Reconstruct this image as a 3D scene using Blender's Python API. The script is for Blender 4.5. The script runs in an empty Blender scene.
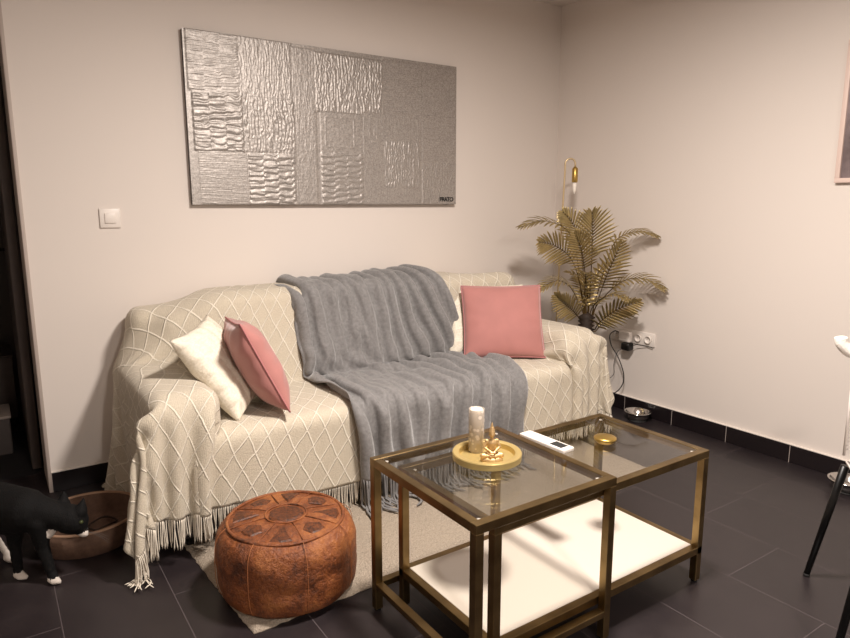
import bpy, bmesh, math, random
import numpy as np
from mathutils import Vector, Matrix, Euler
C = bpy.context.scene.collection
PI = math.pi
random.seed(7)

# ---------------------------------------------------------------- camera
cx, cy, cz, yaw, pitch, roll, F = -3.1921, -3.1707, 1.2532, .5936, .1743, -.0013, 650.0
fw = Vector((math.sin(yaw)*math.cos(pitch), math.cos(yaw)*math.cos(pitch), -math.sin(pitch)))
rt = Vector((math.cos(yaw), -math.sin(yaw), 0)); up = rt.cross(fw)
r2 = math.cos(roll)*rt + math.sin(roll)*up; u2 = -math.sin(roll)*rt + math.cos(roll)*up
cd = bpy.data.cameras.new('camera'); cam = bpy.data.objects.new('camera', cd); C.objects.link(cam)
M = Matrix.Identity(4)
for i in range(3):
    M[i][0], M[i][1], M[i][2] = r2[i], u2[i], -fw[i]
M[0][3], M[1][3], M[2][3] = cx, cy, cz
cam.matrix_world = M
cd.sensor_fit = 'HORIZONTAL'; cd.sensor_width = 36; cd.lens = F*36/850; cd.clip_start = .02
bpy.context.scene.camera = cam

# ---------------------------------------------------------------- world, lights, exposure
w = bpy.data.worlds.new('world'); bpy.context.scene.world = w; w.use_nodes = True
w.node_tree.nodes['Background'].inputs[0].default_value = (1, .82, .68, 1)
w.node_tree.nodes['Background'].inputs[1].default_value = .02
def area(name, loc, size, power, col, rot=(0,0,0), size_y=None, shape='DISK'):
    l = bpy.data.lights.new(name, 'AREA'); l.shape = shape; l.size = size
    if size_y: l.size_y = size_y
    l.energy = power; l.color = col
    o = bpy.data.objects.new(name, l); C.objects.link(o); o.location = loc; o.rotation_euler = rot
    return o
WARM = (1, .905, .835)
area('ceiling_lamp_light', (-1.85, -2.0, 2.37), .30, 60, WARM)
area('second_ceiling_lamp_light', (-2.6, -4.6, 2.37), .30, 46, WARM)
vs = bpy.context.scene.view_settings
vs.view_transform = 'Standard'; vs.look = 'None'; vs.gamma = 1; vs.use_curve_mapping = False
vs.exposure = 0.72

# ---------------------------------------------------------------- materials
def lin(h):
    if isinstance(h, str): h = [int(h[i:i+2], 16)/255 for i in (0, 2, 4)]
    return tuple((c/12.92 if c <= .04045 else ((c+.055)/1.055)**2.4) for c in h) + (1,)
class NT:
    def __init__(s, name, rough=.5, metal=0, col='808080', spec=.5):
        s.m = bpy.data.materials.new(name); s.m.use_nodes = True; s.t = s.m.node_tree
        s.b = s.t.nodes['Principled BSDF']; s.o = s.t.nodes['Material Output']
        s.b.inputs['Roughness'].default_value = rough; s.b.inputs['Metallic'].default_value = metal
        s.b.inputs['Base Color'].default_value = lin(col); s.b.inputs['Specular IOR Level'].default_value = spec
    def n(s, typ, ins=None, **kw):
        x = s.t.nodes.new('ShaderNode'+typ)
        for k, v in kw.items(): setattr(x, k, v)
        for k, v in (ins or {}).items(): s.put(x.inputs[k], v)
        return x
    def put(s, sock, v):
        if isinstance(v, bpy.types.NodeSocket): s.t.links.new(v, sock)
        elif isinstance(v, bpy.types.Node): s.t.links.new(v.outputs[0], sock)
        else: sock.default_value = v
    def math(s, op, a, b=0, c=0, clamp=False):
        x = s.n('Math', {0: a, 1: b, 2: c}, operation=op); x.use_clamp = clamp; return x.outputs[0]
    def mix(s, f, a, b):
        x = s.n('Mix', data_type='RGBA'); s.put(x.inputs[0], f); s.put(x.inputs[6], a); s.put(x.inputs[7], b); return x.outputs[2]
    def ramp(s, f, stops):
        x = s.n('ValToRGB', {0: f}); e = x.color_ramp.elements
        while len(e) < len(stops): e.new(.5)
        for el, (p, c) in zip(e, stops): el.position = p; el.color = c if len(c) == 4 else (*c, 1)
        return x.outputs[0]
    def noise(s, scale, detail=3, vec=None, rough=.5, dist=0):
        x = s.n('TexNoise', {'Scale': scale, 'Detail': detail, 'Roughness': rough, 'Distortion': dist})
        if vec is not None: s.put(x.inputs['Vector'], vec)
        return x.outputs[0]
    def coord(s, k='Object'): return s.n('TexCoord').outputs[k]
    def bump(s, h, strength=.3, dist=.01):
        x = s.n('Bump', {'Strength': strength, 'Distance': dist, 'Height': h}); s.put(s.b.inputs['Normal'], x.outputs[0]); return x
    def col(s, v): s.put(s.b.inputs['Base Color'], v)
MAT = {}
def simple(name, col, rough=.5, metal=0, bump=0, bscale=200, var=0, vscale=20, spec=.5):
    k = NT(name, rough, metal, col, spec)
    if bump: k.bump(k.noise(bscale, 3, k.coord()), bump, .002)
    if var:
        c = lin(col); d = tuple(x*(1-var) for x in c[:3])+(1,); l = tuple(min(1, x*(1+var)) for x in c[:3])+(1,)
        k.col(k.ramp(k.noise(vscale, 4, k.coord()), [(.3, d), (.7, l)]))
    MAT[name] = k.m; return k
simple('wall_paint', 'dad1c9', .85, bump=.06, bscale=90)
simple('ceiling_paint', 'd8d0c9', .9, bump=.04, bscale=90)
simple('grout_line', 'b9aca4', .9)
simple('white_laminate', 'dcd3c9', .45, spec=.3)
simple('plastic_white', 'e2dad2', .35)
simple('plastic_black', '0d0c0c', .4)
simple('rubber', '141212', .7)
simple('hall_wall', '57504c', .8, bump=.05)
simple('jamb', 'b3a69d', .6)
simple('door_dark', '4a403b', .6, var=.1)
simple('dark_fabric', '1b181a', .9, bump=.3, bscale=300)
simple('sofa_fabric', '39343a', .9, bump=.4, bscale=300, var=.1)
simple('steel', 'c8c4c0', .18, 1)
simple('screen', '2b2f33', .15)
simple('leaf_gold', 'b29f70', .36, .8, bump=.15, bscale=150, var=.25, vscale=14)
simple('stem_gold', '5d4a2a', .5, .7, bump=.2, bscale=150)
simple('trunk_brown', '2e2118', .7, .2, bump=.8, bscale=120, var=.3)
simple('gold_paint', 'b99a55', .33, .9, bump=.05, bscale=60)
simple('tray_gold', 'cbb477', .42, .7, bump=.05, bscale=80)
simple('lamp_gold', 'c9b48e', .35, .7)
simple('buddha_gold', 'c6a676', .42, .6, bump=.3, bscale=300, var=.2, vscale=60)
simple('pot_grey', '5a5350', .7, bump=.2)
simple('pink_velvet', 'a9706a', .75, bump=.25, bscale=500, var=.06, vscale=9)
simple('pink_piping', 'ab6e6e', .7)
simple('frame_pink', 'd9c3b8', .5)
simple('card_white', 'e6ded8', .7)
simple('whisker_grey', '6b6663', .6)
simple('white_fleece', 'f2ece4', .95, bump=.8, bscale=160)
simple('black_metal', '0b0a0a', .35, .3)
simple('wax', 'd8cfc2', .5)
simple('text_black', '1c1816', .6)
simple('cable_black', '14110f', .5)
simple('rope_brown', '3a2b22', .85, bump=.4)
simple('cream_thread', 'ddd4c4', .9)
simple('grey_thread', '7d7b7a', .9, bump=.3, bscale=500)
simple('thread_seam', 'a5673d', .6)
simple('lamp_shade_white', 'efe8de', .5)
MAT['pink_velvet'].node_tree.nodes['Principled BSDF'].inputs['Sheen Weight'].default_value = .35

def brass():
    k = NT('brushed_brass', .36, 1, '9c8154')
    k.col(k.ramp(k.noise(9, 4, k.coord()), [(.3, lin('746041')), (.7, lin('9d865d'))])); k.bump(k.noise(260, 2, k.coord()), .08, .001)
    MAT['brass'] = k.m
brass()
def glass():
    k = NT('glass_pane', .03, 0, 'ffffff')
    t = k.n('BsdfTransparent', {0: (.90, .90, .885, 1)}); g = k.n('BsdfGlossy', {'Color': (1, 1, 1, 1), 'Roughness': .015})
    f = k.n('LayerWeight', {'Blend': .5}).outputs['Facing']; f = k.math('ADD', .035, k.math('MULTIPLY', k.math('POWER', f, 5.), .9))
    mx = k.n('MixShader', {0: f, 1: t, 2: g})
    k.t.links.new(mx.outputs[0], k.o.inputs[0]); MAT['glass'] = k.m
    k = NT('candle_glass', .1, 0, 'ffffff')
    t = k.n('BsdfTransparent', {0: (.9, .88, .84, 1)}); d = k.n('BsdfPrincipled', {'Base Color': lin('d5cabd'), 'Roughness': .25})
    p = k.n('TexVoronoi', {'Scale': 60, 'Vector': k.coord()})
    f = k.math('ADD', k.math('MULTIPLY', k.math('LESS_THAN', p.outputs[0], .35), .35), .42)
    mx = k.n('MixShader', {0: f, 1: t, 2: d}); k.t.links.new(mx.outputs[0], k.o.inputs[0]); MAT['candle_glass'] = k.m
glass()
def floor_tiles():
    k = NT('dark_floor_tile', .42, 0, '3a3236')
    v = k.coord(); s = k.n('SeparateXYZ', {0: v}); x, y = s.outputs[0], s.outputs[1]
    TW, TH = .32, .64   # tile width in x, length in y
    xr = k.math('DIVIDE', k.math('ADD', x, 3.43), TW)
    row = k.math('FLOOR', xr); fx = k.math('FRACT', xr)
    off = k.math('ADD', .19, k.math('MULTIPLY', k.math('FLOORED_MODULO', row, 3.), .31))
    yr = k.math('DIVIDE', k.math('SUBTRACT', y, off), TH); fy = k.math('FRACT', yr)
    def edge(f, size, wd=.0013):
        a = k.math('MINIMUM', f, k.math('SUBTRACT', 1., f)); return k.math('LESS_THAN', a, wd/size)
    g = k.math('MAXIMUM', edge(fx, TW), edge(fy, TH))
    cb = k.n('TexWhiteNoise', {0: k.n('CombineXYZ', {0: row, 1: k.math('FLOOR', yr)})}, noise_dimensions='2D').outputs[0]
    n = k.noise(5, 6, v, .65)
    c = k.ramp(n, [(.3, lin('221c1e')), (.7, lin('2d2627'))])
    c = k.mix(k.math('MULTIPLY', cb, .35), c, lin('1d181a'))
    k.col(k.mix(g, c, lin('4c4344')))
    k.put(k.b.inputs['Roughness'], k.math('ADD', k.math('MULTIPLY', g, .4), k.math('ADD', .32, k.math('MULTIPLY', n, .2))))
    k.bump(k.math('SUBTRACT', k.math('MULTIPLY', k.noise(14, 6, v, .7), .25), g), .25, .003)
    MAT['floor'] = k.m
    k = NT('dark_skirting_tile', .35, 0, '1a1416')
    k.bump(k.noise(20, 4, k.coord()), .1, .002); MAT['skirting'] = k.m
floor_tiles()
def knit():
    k = NT('cream_knit', .92, 0, 'ddd3bf')
    u = k.n('UVMap').outputs[0]; s = k.n('SeparateXYZ', {0: u}); x, y = s.outputs[0], s.outputs[1]
    wob = k.math('MULTIPLY', k.math('SUBTRACT', k.noise(12, 3, u), .5), .22)
    a = k.math('ADD', k.math('ADD', k.math('DIVIDE', x, .076), k.math('DIVIDE', y, .126)), wob)
    b = k.math('ADD', k.math('SUBTRACT', k.math('DIVIDE', x, .076), k.math('DIVIDE', y, .126)), wob)
    def ridge(q):
        d = k.math('ABSOLUTE', k.math('SUBTRACT', k.math('FRACT', q), .5)); return k.math('SUBTRACT', 1., k.math('DIVIDE', d, .058), clamp=True)
    r = k.math('MAXIMUM', ridge(a), ridge(b))
    rr = k.math('POWER', r, .5)
    cell = k.math('MULTIPLY', k.math('ADD', k.math('SINE', k.math('MULTIPLY', x, 1000.)), k.math('SINE', k.math('MULTIPLY', y, 1250.))), .25)
    fz = k.noise(420, 3, u)
    h = k.math('ADD', k.math('MULTIPLY', rr, 1.), k.math('ADD', k.math('MULTIPLY', cell, .22), k.math('MULTIPLY', fz, .6)))
    base = k.ramp(k.noise(260, 3, u), [(.38, lin('b9ae9a')), (.65, lin('d6ccb9'))])
    k.col(k.mix(k.math('MULTIPLY', rr, .85), base, lin('efe7d6')))  # ridges lightened, cells darker: shade between the ribs put into the colour
    k.bump(h, .75, .007); MAT['cream_knit'] = k.m
    k.b.inputs['Sheen Weight'].default_value = .15
    k = NT('white_cable_knit', .9, 0, 'ede4d2')
    u = k.n('UVMap').outputs[0]; s = k.n('SeparateXYZ', {0: u}); x, y = s.outputs[0], s.outputs[1]
    c1 = k.math('SINE', k.math('ADD', k.math('MULTIPLY', x, 60.), k.math('MULTIPLY', k.math('SINE', k.math('MULTIPLY', y, 45.)), 1.6)))
    c2 = k.math('SINE', k.math('SUBTRACT', k.math('MULTIPLY', x, 60.), k.math('MULTIPLY', k.math('SINE', k.math('MULTIPLY', y, 45.)), 1.6)))
    h = k.math('ADD', k.math('MAXIMUM', c1, c2), k.math('MULTIPLY', k.noise(260, 2, u), .8))
    k.col(k.ramp(k.noise(120, 2, u), [(.3, lin('e2d8c3')), (.7, lin('f2eada'))]))
    k.bump(h, .8, .006); MAT['cable_knit'] = k.m
    k = NT('grey_fleece', .95, 0, '7f8187')
    u = k.n('UVMap').outputs[0]
    k.col(k.ramp(k.noise(60, 5, u, .7), [(.3, lin('696766')), (.7, lin('898786'))]))
    k.bump(k.math('ADD', k.noise(500, 3, u), k.math('MULTIPLY', k.noise(45, 3, u), .8)), .5, .004)
    k.b.inputs['Sheen Weight'].default_value = .5; k.b.inputs['Sheen Roughness'].default_value = .4; MAT['grey_fleece'] = k.m
    k = NT('beige_rug', .95, 0, 'c0ab90')
    v = k.coord(); n = k.noise(180, 4, v, .7)
    k.col(k.ramp(n, [(.3, lin('a39381')), (.7, lin('cdbfac'))])); k.bump(k.math('ADD', n, k.noise(60, 2, v)), 1., .012)
    MAT['rug'] = k.m
knit()
def leather():
    k = NT('tan_leather', .5, 0, 'a4602f')
    v = k.coord(); s = k.n('SeparateXYZ', {0: v})
    n = k.noise(7, 6, v, .7, .6); n2 = k.noise(70, 4, v, .7)
    f = k.math('ADD', k.math('MULTIPLY', n, .7), k.math('MULTIPLY', n2, .3))
    k.col(k.ramp(f, [(.36, lin('42200d')), (.48, lin('7a421f')), (.60, lin('9a5e30')), (.8, lin('b57a45'))]))
    k.bump(k.math('ADD', n2, k.noise(26, 6, v, .75, .8)), .8, .008); MAT['leather'] = k.m
    k = NT('dark_leather_patch', .5, 0, '6b3416')
    k.col(k.ramp(k.noise(90, 4, k.coord(), .8), [(.4, lin('2e1408')), (.6, lin('6a3818'))]))
    k.bump(k.noise(200, 3, k.coord()), .5, .004); MAT['leather_patch'] = k.m
    k = NT('cardboard', .8, 0, '7d5a44')
    k.col(k.ramp(k.noise(25, 5, k.coord(), .7), [(.3, lin('4f392c')), (.7, lin('6e5342'))]))
    k.bump(k.noise(120, 3, k.coord()), .3, .003); MAT['cardboard'] = k.m
    simple('cardboard_rim', 'a5836a', .8)
    k = NT('silver_relief_paint', .42, .6, 'a9a49f')
    v = k.coord(); n = k.noise(160, 4, v, .7)
    k.col(k.ramp(n, [(.3, lin('88827d')), (.7, lin('bdb7b1'))]))
    k.put(k.b.inputs['Roughness'], k.math('ADD', .36, k.math('MULTIPLY', k.noise(40, 3, v), .22)))
    k.bump(n, .14, .002); MAT['silver'] = k.m
    k = NT('black_cat_fur', .8, 0, '070606', .25)
    k.bump(k.noise(300, 4, k.n('Mapping', {0: k.coord(), 3: (1, 1, .3)})), .6, .004); MAT['fur_black'] = k.m
    k = NT('white_cat_fur', .85, 0, 'cfc6bc')
    k.bump(k.noise(300, 4, k.coord()), .5, .004); MAT['fur_white'] = k.m
    simple('cat_eye', '3c4226', .12)
    k = NT('photo_print', .4, 0, '7a6a66')
    k.col(k.ramp(k.noise(4, 5, k.coord(), .6), [(.3, lin('4d4140')), (.55, lin('8a7b7c')), (.8, lin('b5a9ab'))])); MAT['print'] = k.m
leather()

# ---------------------------------------------------------------- helpers
def tag(o, label=None, cat=None, group=None, kind=None):
    if label: o['label'] = label
    if cat: o['category'] = cat
    if group: o['group'] = group
    if kind: o['kind'] = kind
    return o
def thing(name, label, cat, loc, group=None):
    o = bpy.data.objects.new(name, None); o.empty_display_size = .05; C.objects.link(o); o.location = loc
    return tag(o, label, cat, group)
def wloc(o):
    v = Vector((0, 0, 0))
    while o is not None: v += o.location; o = o.parent
    return v
def fin(name, bm, mat, parent=None, smooth=False, origin=None, mods=None):
    if isinstance(bm, bmesh.types.BMesh):
        me = bpy.data.meshes.new(name)
        bmesh.ops.recalc_face_normals(bm, faces=bm.faces) if not mods or 'keep' not in mods else None
        bm.to_mesh(me); bm.free()
    else: me = bm
    o = bpy.data.objects.new(name, me); C.objects.link(o)
    if parent is not None:
        co = np.array([v.co for v in me.vertices]); ctr = Vector((co.min(0)+co.max(0))/2) if origin is None else Vector(origin)
    else:
        co = np.array([v.co for v in me.vertices]); mn, mx = co.min(0), co.max(0)
        ctr = Vector(((mn[0]+mx[0])/2, (mn[1]+mx[1])/2, mn[2])) if origin is None else Vector(origin)
    me.transform(Matrix.Translation(-ctr)); o.location = ctr
    if parent is not None: o.parent = parent; o.location = ctr - wloc(parent)
    for m_ in (mat if isinstance(mat, (list, tuple)) else [mat]): me.materials.append(MAT[m_])
    if smooth:
        for p in me.polygons: p.use_smooth = True
    return o
def smooth_by_angle(o, deg=40):
    me = o.data
    for p in me.polygons: p.use_smooth = True
    bm = bmesh.new(); bm.from_mesh(me)
    for e in bm.edges:
        if len(e.link_faces) == 2 and e.calc_face_angle(0) > math.radians(deg): e.smooth = False
    bm.to_mesh(me); bm.free()
def bx(bm, x0, x1, y0, y1, z0, z1, bev=0, seg=2):
    r = bmesh.ops.create_cube(bm, size=1)
    for v in r['verts']:
        v.co = Vector(((x0+x1)/2 + v.co.x*(x1-x0), (y0+y1)/2 + v.co.y*(y1-y0), (z0+z1)/2 + v.co.z*(z1-z0)))
    if bev:
        es = {e for v in r['verts'] for e in v.link_edges}
        bmesh.ops.bevel(bm, geom=list(es), offset=bev, segments=seg, affect='EDGES', profile=.5)
def box(name, b, mat, parent=None, bev=0, seg=2, **k):
    bm = bmesh.new(); bx(bm, *b, bev, seg); o = fin(name, bm, mat, parent, **k)
    if bev and seg > 1: smooth_by_angle(o, 50)
    return o
def tube(bm, pts, r, seg=8, cap=True):
    pts = [Vector(p) for p in pts]; n = len(pts); rs = r if isinstance(r, (list, tuple)) else [r]*n
    rings = []; t0 = (pts[1]-pts[0]).normalized(); ref = t0.orthogonal().normalized()
    for i, p in enumerate(pts):
        t = (pts[min(i+1, n-1)] - pts[max(i-1, 0)])
        t = t.normalized() if t.length > 1e-9 else t0
        ref = (ref - t*ref.dot(t)); ref = ref.normalized() if ref.length > 1e-6 else t.orthogonal().normalized()
        b = t.cross(ref)
        rings.append([bm.verts.new(p + (ref*math.cos(2*PI*j/seg) + b*math.sin(2*PI*j/seg))*rs[i]) for j in range(seg)])
    for a, b in zip(rings, rings[1:]):
        for j in range(seg): bm.faces.new((a[j], a[(j+1) % seg], b[(j+1) % seg], b[j]))
    if cap:
        bm.faces.new(rings[0][::-1]); bm.faces.new(rings[-1])
def bez(pts, n=12):
    out = []; P = [Vector(p) for p in pts]
    for i in range(len(P)-1):
        p0 = P[max(i-1, 0)]; p1 = P[i]; p2 = P[i+1]; p3 = P[min(i+2, len(P)-1)]
        for j in range(n):
            t = j/n
            out.append(.5*((2*p1) + (p2-p0)*t + (2*p0-5*p1+4*p2-p3)*t*t + (3*p1-p0-3*p2+p3)*t**3))
    out.append(P[-1]); return out
def lathe(bm, prof, cen, seg=32, scale=(1, 1)):
    rings = []
    for r, z in prof:
        if r < 1e-6: rings.append([bm.verts.new((cen[0], cen[1], cen[2]+z))])
        else: rings.append([bm.verts.new((cen[0]+r*scale[0]*math.cos(2*PI*j/seg), cen[1]+r*scale[1]*math.sin(2*PI*j/seg), cen[2]+z)) for j in range(seg)])
    for a, b in zip(rings, rings[1:]):
        for j in range(seg):
            k = (j+1) % seg
            if len(a) == 1 and len(b) == 1: continue
            if len(a) == 1: bm.faces.new((a[0], b[j], b[k]))
            elif len(b) == 1: bm.faces.new((a[j], a[k], b[0]))
            else: bm.faces.new((a[j], a[k], b[k], b[j]))
def ball(bm, c, r, sc=(1, 1, 1), rot=None, u=16, v=10):
    m = Matrix.Translation(c) @ ((rot.to_4x4() if rot else Matrix.Identity(4))) @ Matrix.Diagonal((r*sc[0], r*sc[1], r*sc[2], 1))
    bmesh.ops.create_uvsphere(bm, u_segments=u, v_segments=v, radius=1, matrix=m)

# ---------------------------------------------------------------- the room
def struct(name, b, mat, **k): return tag(box(name, b, mat, **k), kind='structure')
H = 2.49
struct('floor', (-4.6, 0.0, -6.2, 2.2, -.06, 0), 'floor', origin=(0, 0, 0))
struct('ceiling', (-4.6, .1, -6.2, 2.3, H, H+.08), 'ceiling_paint')
def wall_with(name, parts, mat='wall_paint'):
    bm = bmesh.new()
    for p in parts: bx(bm, *p)
    return tag(fin(name, bm, mat), kind='structure')
DX = -3.046
wall_with('wall_back', [(DX, 0, 0, .25, 0, H), (-3.96, DX, 0, .25, 2.08, H), (-4.6, -3.96, 0, .25, 0, H)])
struct('wall_right', (0, .12, -6.2, .1, 0, H), 'wall_paint')
struct('wall_left', (-4.72, -4.6, -6.2, 2.2, 0, H), 'wall_paint')
struct('wall_front', (-4.6, 0, -6.3, -6.2, 0, H), 'wall_paint')
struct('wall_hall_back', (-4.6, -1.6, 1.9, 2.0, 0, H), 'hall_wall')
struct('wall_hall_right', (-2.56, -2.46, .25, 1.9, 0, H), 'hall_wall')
BH = .09
def skirting(name, axis, joints, label_side):
    bm = bmesh.new()
    for a, b in zip(joints, joints[1:]):
        if axis == 'y': bx(bm, -.012, 0, a+.0012, b-.0012, 0, BH, .0015, 1)
        else: bx(bm, a+.0012, b-.0012, -.012, 0, 0, BH, .0015, 1)
    tag(fin(name, bm, 'skirting'), kind='structure')
    g = (-.0105, 0, joints[0], joints[-1], 0, BH-.0008) if axis == 'y' else (joints[0], joints[-1], -.0105, 0, 0, BH-.0008)
    struct('trim_1' if axis == 'y' else 'trim_2', g, 'grout_line')
    c = (-.0135, 0, joints[0], joints[-1], BH, BH+.004) if axis == 'y' else (joints[0], joints[-1], -.0135, 0, BH, BH+.004)
    struct('trim_3' if axis == 'y' else 'trim_4', c, 'plastic_white')
skirting('baseboard_right', 'y', [-6.2+.3*0] + [-.658-.3333*i for i in range(15, -1, -1)] + [-.325, 0], 0)
skirting('baseboard_back', 'x', [DX, -2.78, -2.447, -2.114, -1.781, -1.448, -1.115, -.782, -.449, -.013], 0)
# doorway at the left edge: jamb, open door leaf and dark hall things behind it
struct('door_1', (DX-.014, DX, -.012, .262, 0, 2.08), 'jamb', bev=.002)
struct('trim_5', (-3.96, DX-.014, -.012, .262, 2.06, 2.08), 'jamb')
struct('trim_6', (-3.962, -3.948, -.012, .262, 0, 2.06), 'jamb')
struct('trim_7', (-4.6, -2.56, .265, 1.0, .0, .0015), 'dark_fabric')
t = thing('hall_door', 'dark brown door leaf standing open behind the grey doorway frame', 'door', (-3.1, .30, 0))
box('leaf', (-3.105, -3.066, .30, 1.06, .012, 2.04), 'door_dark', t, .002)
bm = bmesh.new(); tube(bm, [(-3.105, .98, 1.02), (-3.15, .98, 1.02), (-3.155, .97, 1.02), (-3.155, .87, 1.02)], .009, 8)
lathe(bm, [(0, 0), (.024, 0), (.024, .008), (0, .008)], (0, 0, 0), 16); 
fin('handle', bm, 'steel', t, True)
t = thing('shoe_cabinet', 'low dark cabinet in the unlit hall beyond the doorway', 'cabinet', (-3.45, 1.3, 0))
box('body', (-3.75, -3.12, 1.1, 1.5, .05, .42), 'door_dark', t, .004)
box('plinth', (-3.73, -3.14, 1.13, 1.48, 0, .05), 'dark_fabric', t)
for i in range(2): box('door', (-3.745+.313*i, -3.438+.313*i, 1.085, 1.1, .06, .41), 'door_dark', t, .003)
t = thing('storage_box', 'grey storage box on the dark floor beyond the doorway', 'box', (-3.24, .74, 0))
box('body', (-3.33, -3.17, .62, .86, .0, .19), 'pot_grey', t, .01)
box('lid', (-3.335, -3.165, .615, .865, .19, .205), 'jamb', t, .004)

# ---------------------------------------------------------------- painting: raised silver relief
PX0, PX1, PZ0, PZ1 = -2.3725, -.8537, 1.2541, 2.0283
def pxw(px):   # photograph column on the painting -> metres along the canvas
    tab = [(182, -2.371), (237, -2.145), (292, -1.868), (317, -1.733), (363, -1.467), (382, -1.346), (421, -1.095), (457, -.849)]
    return float(np.interp(px, [a for a, b in tab], [b for a, b in tab]))
def painting():
    rng = np.random.default_rng(3)
    W_, H_ = PX1-PX0, PZ1-PZ0; nx, nz = 420, 216
    X, Z = np.meshgrid(np.linspace(0, 1, nx), np.linspace(0, 1, nz)); D = np.zeros_like(X)
    def smooth_noise(a, b):
        g = rng.random((b+2, a+2)); gx = X*a; gz = Z*b; ix = gx.astype(int).clip(0, a); iz = gz.astype(int).clip(0, b); fx = gx-ix; fz = gz-iz
        fx = fx*fx*(3-2*fx); fz = fz*fz*(3-2*fz)
        return (g[iz, ix]*(1-fx)+g[iz, ix+1]*fx)*(1-fz) + (g[iz+1, ix]*(1-fx)+g[iz+1, ix+1]*fx)*fz
    def zc(x0, x1, top, bot): return ((pxw(x0/2.833+170)-PX0)/W_, (pxw(x1/2.833+170)-PX0)/W_, top, bot)
    N1 = smooth_noise(60, 30); N2 = smooth_noise(180, 90); N3 = smooth_noise(26, 120); N4 = smooth_noise(220, 14)
    # x range in crop pixels, height range from the top (0..1), direction, period (m), depth (m)
    P = [(40, 205, 0, .34, 'h', .013, .0030), (50, 207, .34, .68, 'h', .034, .0050), (60, 215, .68, 1, 'h', .010, .0012),
         (200, 350, 0, .35, 'v', .012, .0024), (208, 355, .35, .68, 'v', .016, .0038), (216, 355, .68, 1, 'h', .028, .0046),
         (350, 415, .02, 1, 'v', .010, .0016), (415, 603, .03, .40, 'v', .015, .0044), (425, 545, .40, .66, 'n', .02, .0008),
         (425, 545, .66, 1, 'h', .030, .0044), (545, 710, .38, 1, 'v', .010, .0014), (605, 705, .56, .88, 'v', .016, .0036),
         (600, 712, .02, .38, 'h', .011, .0016), (712, 812, .02, .36, 'n', .01, .0002), (712, 812, .36, .70, 'h', .012, .0012),
         (712, 812, .70, 1, 'v', .016, .0026), (258, 350, .69, 1, 'h', .030, .0056), (285, 352, .36, .66, 'v', .018, .0050)]
    for x0, x1, a, b, d, per, amp in P:
        u0, u1, v0, v1 = zc(x0, x1, a, b); V = 1-Z
        m = np.clip(np.minimum(np.minimum(X-u0, u1-X)*W_, np.minimum(V-v0, v1-V)*H_)/.005 + .3, 0, 1)
        xm, zm = X*W_, V*H_
        if d == 'h': ph = zm/per + (N1-.5)*.55 + np.floor((X-u0)*W_/.075)*.37; wv = np.abs(np.sin(ph*PI))**.6*(.55+.9*N3)
        elif d == 'v': ph = xm/per + (N1-.5)*1.3; wv = np.abs(np.sin(ph*PI))**.7*(.4+1.1*N4)*(.6+.6*N2)
        else: wv = N2
        D = D*(1-m) + m*(amp*wv + .0010)
    for (xx0, xx1, a, b) in [(440, 520, .43, .62), (565, 700, .40, .55)]:      # drawn outlines
        u0, u1, v0, v1 = zc(xx0, xx1, a, b); V = 1-Z
        d = np.maximum(np.abs(X-(u0+u1)/2)-(u1-u0)/2, 0)*W_; e = np.maximum(np.abs(V-(v0+v1)/2)-(v1-v0)/2, 0)*H_
        ins = np.minimum(np.minimum(X-u0, u1-X)*W_, np.minimum(V-v0, v1-V)*H_)
        D += .0014*np.exp(-(ins/.003)**2)*((d+e) < .01)
    D *= .85; D += N2*.0004
    verts = np.stack([PX0+X*W_, -.030-D, PZ0+Z*H_], -1).reshape(-1, 3)
    idx = np.arange(nx*nz).reshape(nz, nx)
    f = np.stack([idx[:-1, :-1], idx[:-1, 1:], idx[1:, 1:], idx[1:, :-1]], -1).reshape(-1, 4)
    me = bpy.data.meshes.new('paint_layer'); me.from_pydata(verts.tolist(), [], f.tolist()); me.update()
    t = thing('painting', 'wide silver grey textured canvas of ridged patches hung above the sofa', 'painting', ((PX0+PX1)/2, 0, PZ0))
    fin('paint_layer', me, 'silver', t, True)
    box('canvas', (PX0+.0008, PX1-.0008, -.0295, -.001, PZ0+.0008, PZ1-.0008), 'pot_grey', t, .002)
    cu = bpy.data.curves.new('signature', 'FONT'); cu.body = 'PRATO'; cu.size = .034; cu.extrude = .0006; cu.space_character = .85; cu.offset = .0009
    tmp = bpy.data.objects.new('tmp', cu); C.objects.link(tmp); tmp.rotation_euler = (PI/2, 0, 0); tmp.location = (PX1-.118, -.0345, PZ0+.018)
    bpy.context.view_layer.update()
    me = bpy.data.meshes.new_from_object(tmp.evaluated_get(bpy.context.evaluated_depsgraph_get())); me.transform(tmp.matrix_world)
    bpy.data.objects.remove(tmp)
    o = fin('signature', me, 'text_black', t)
painting()

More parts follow.
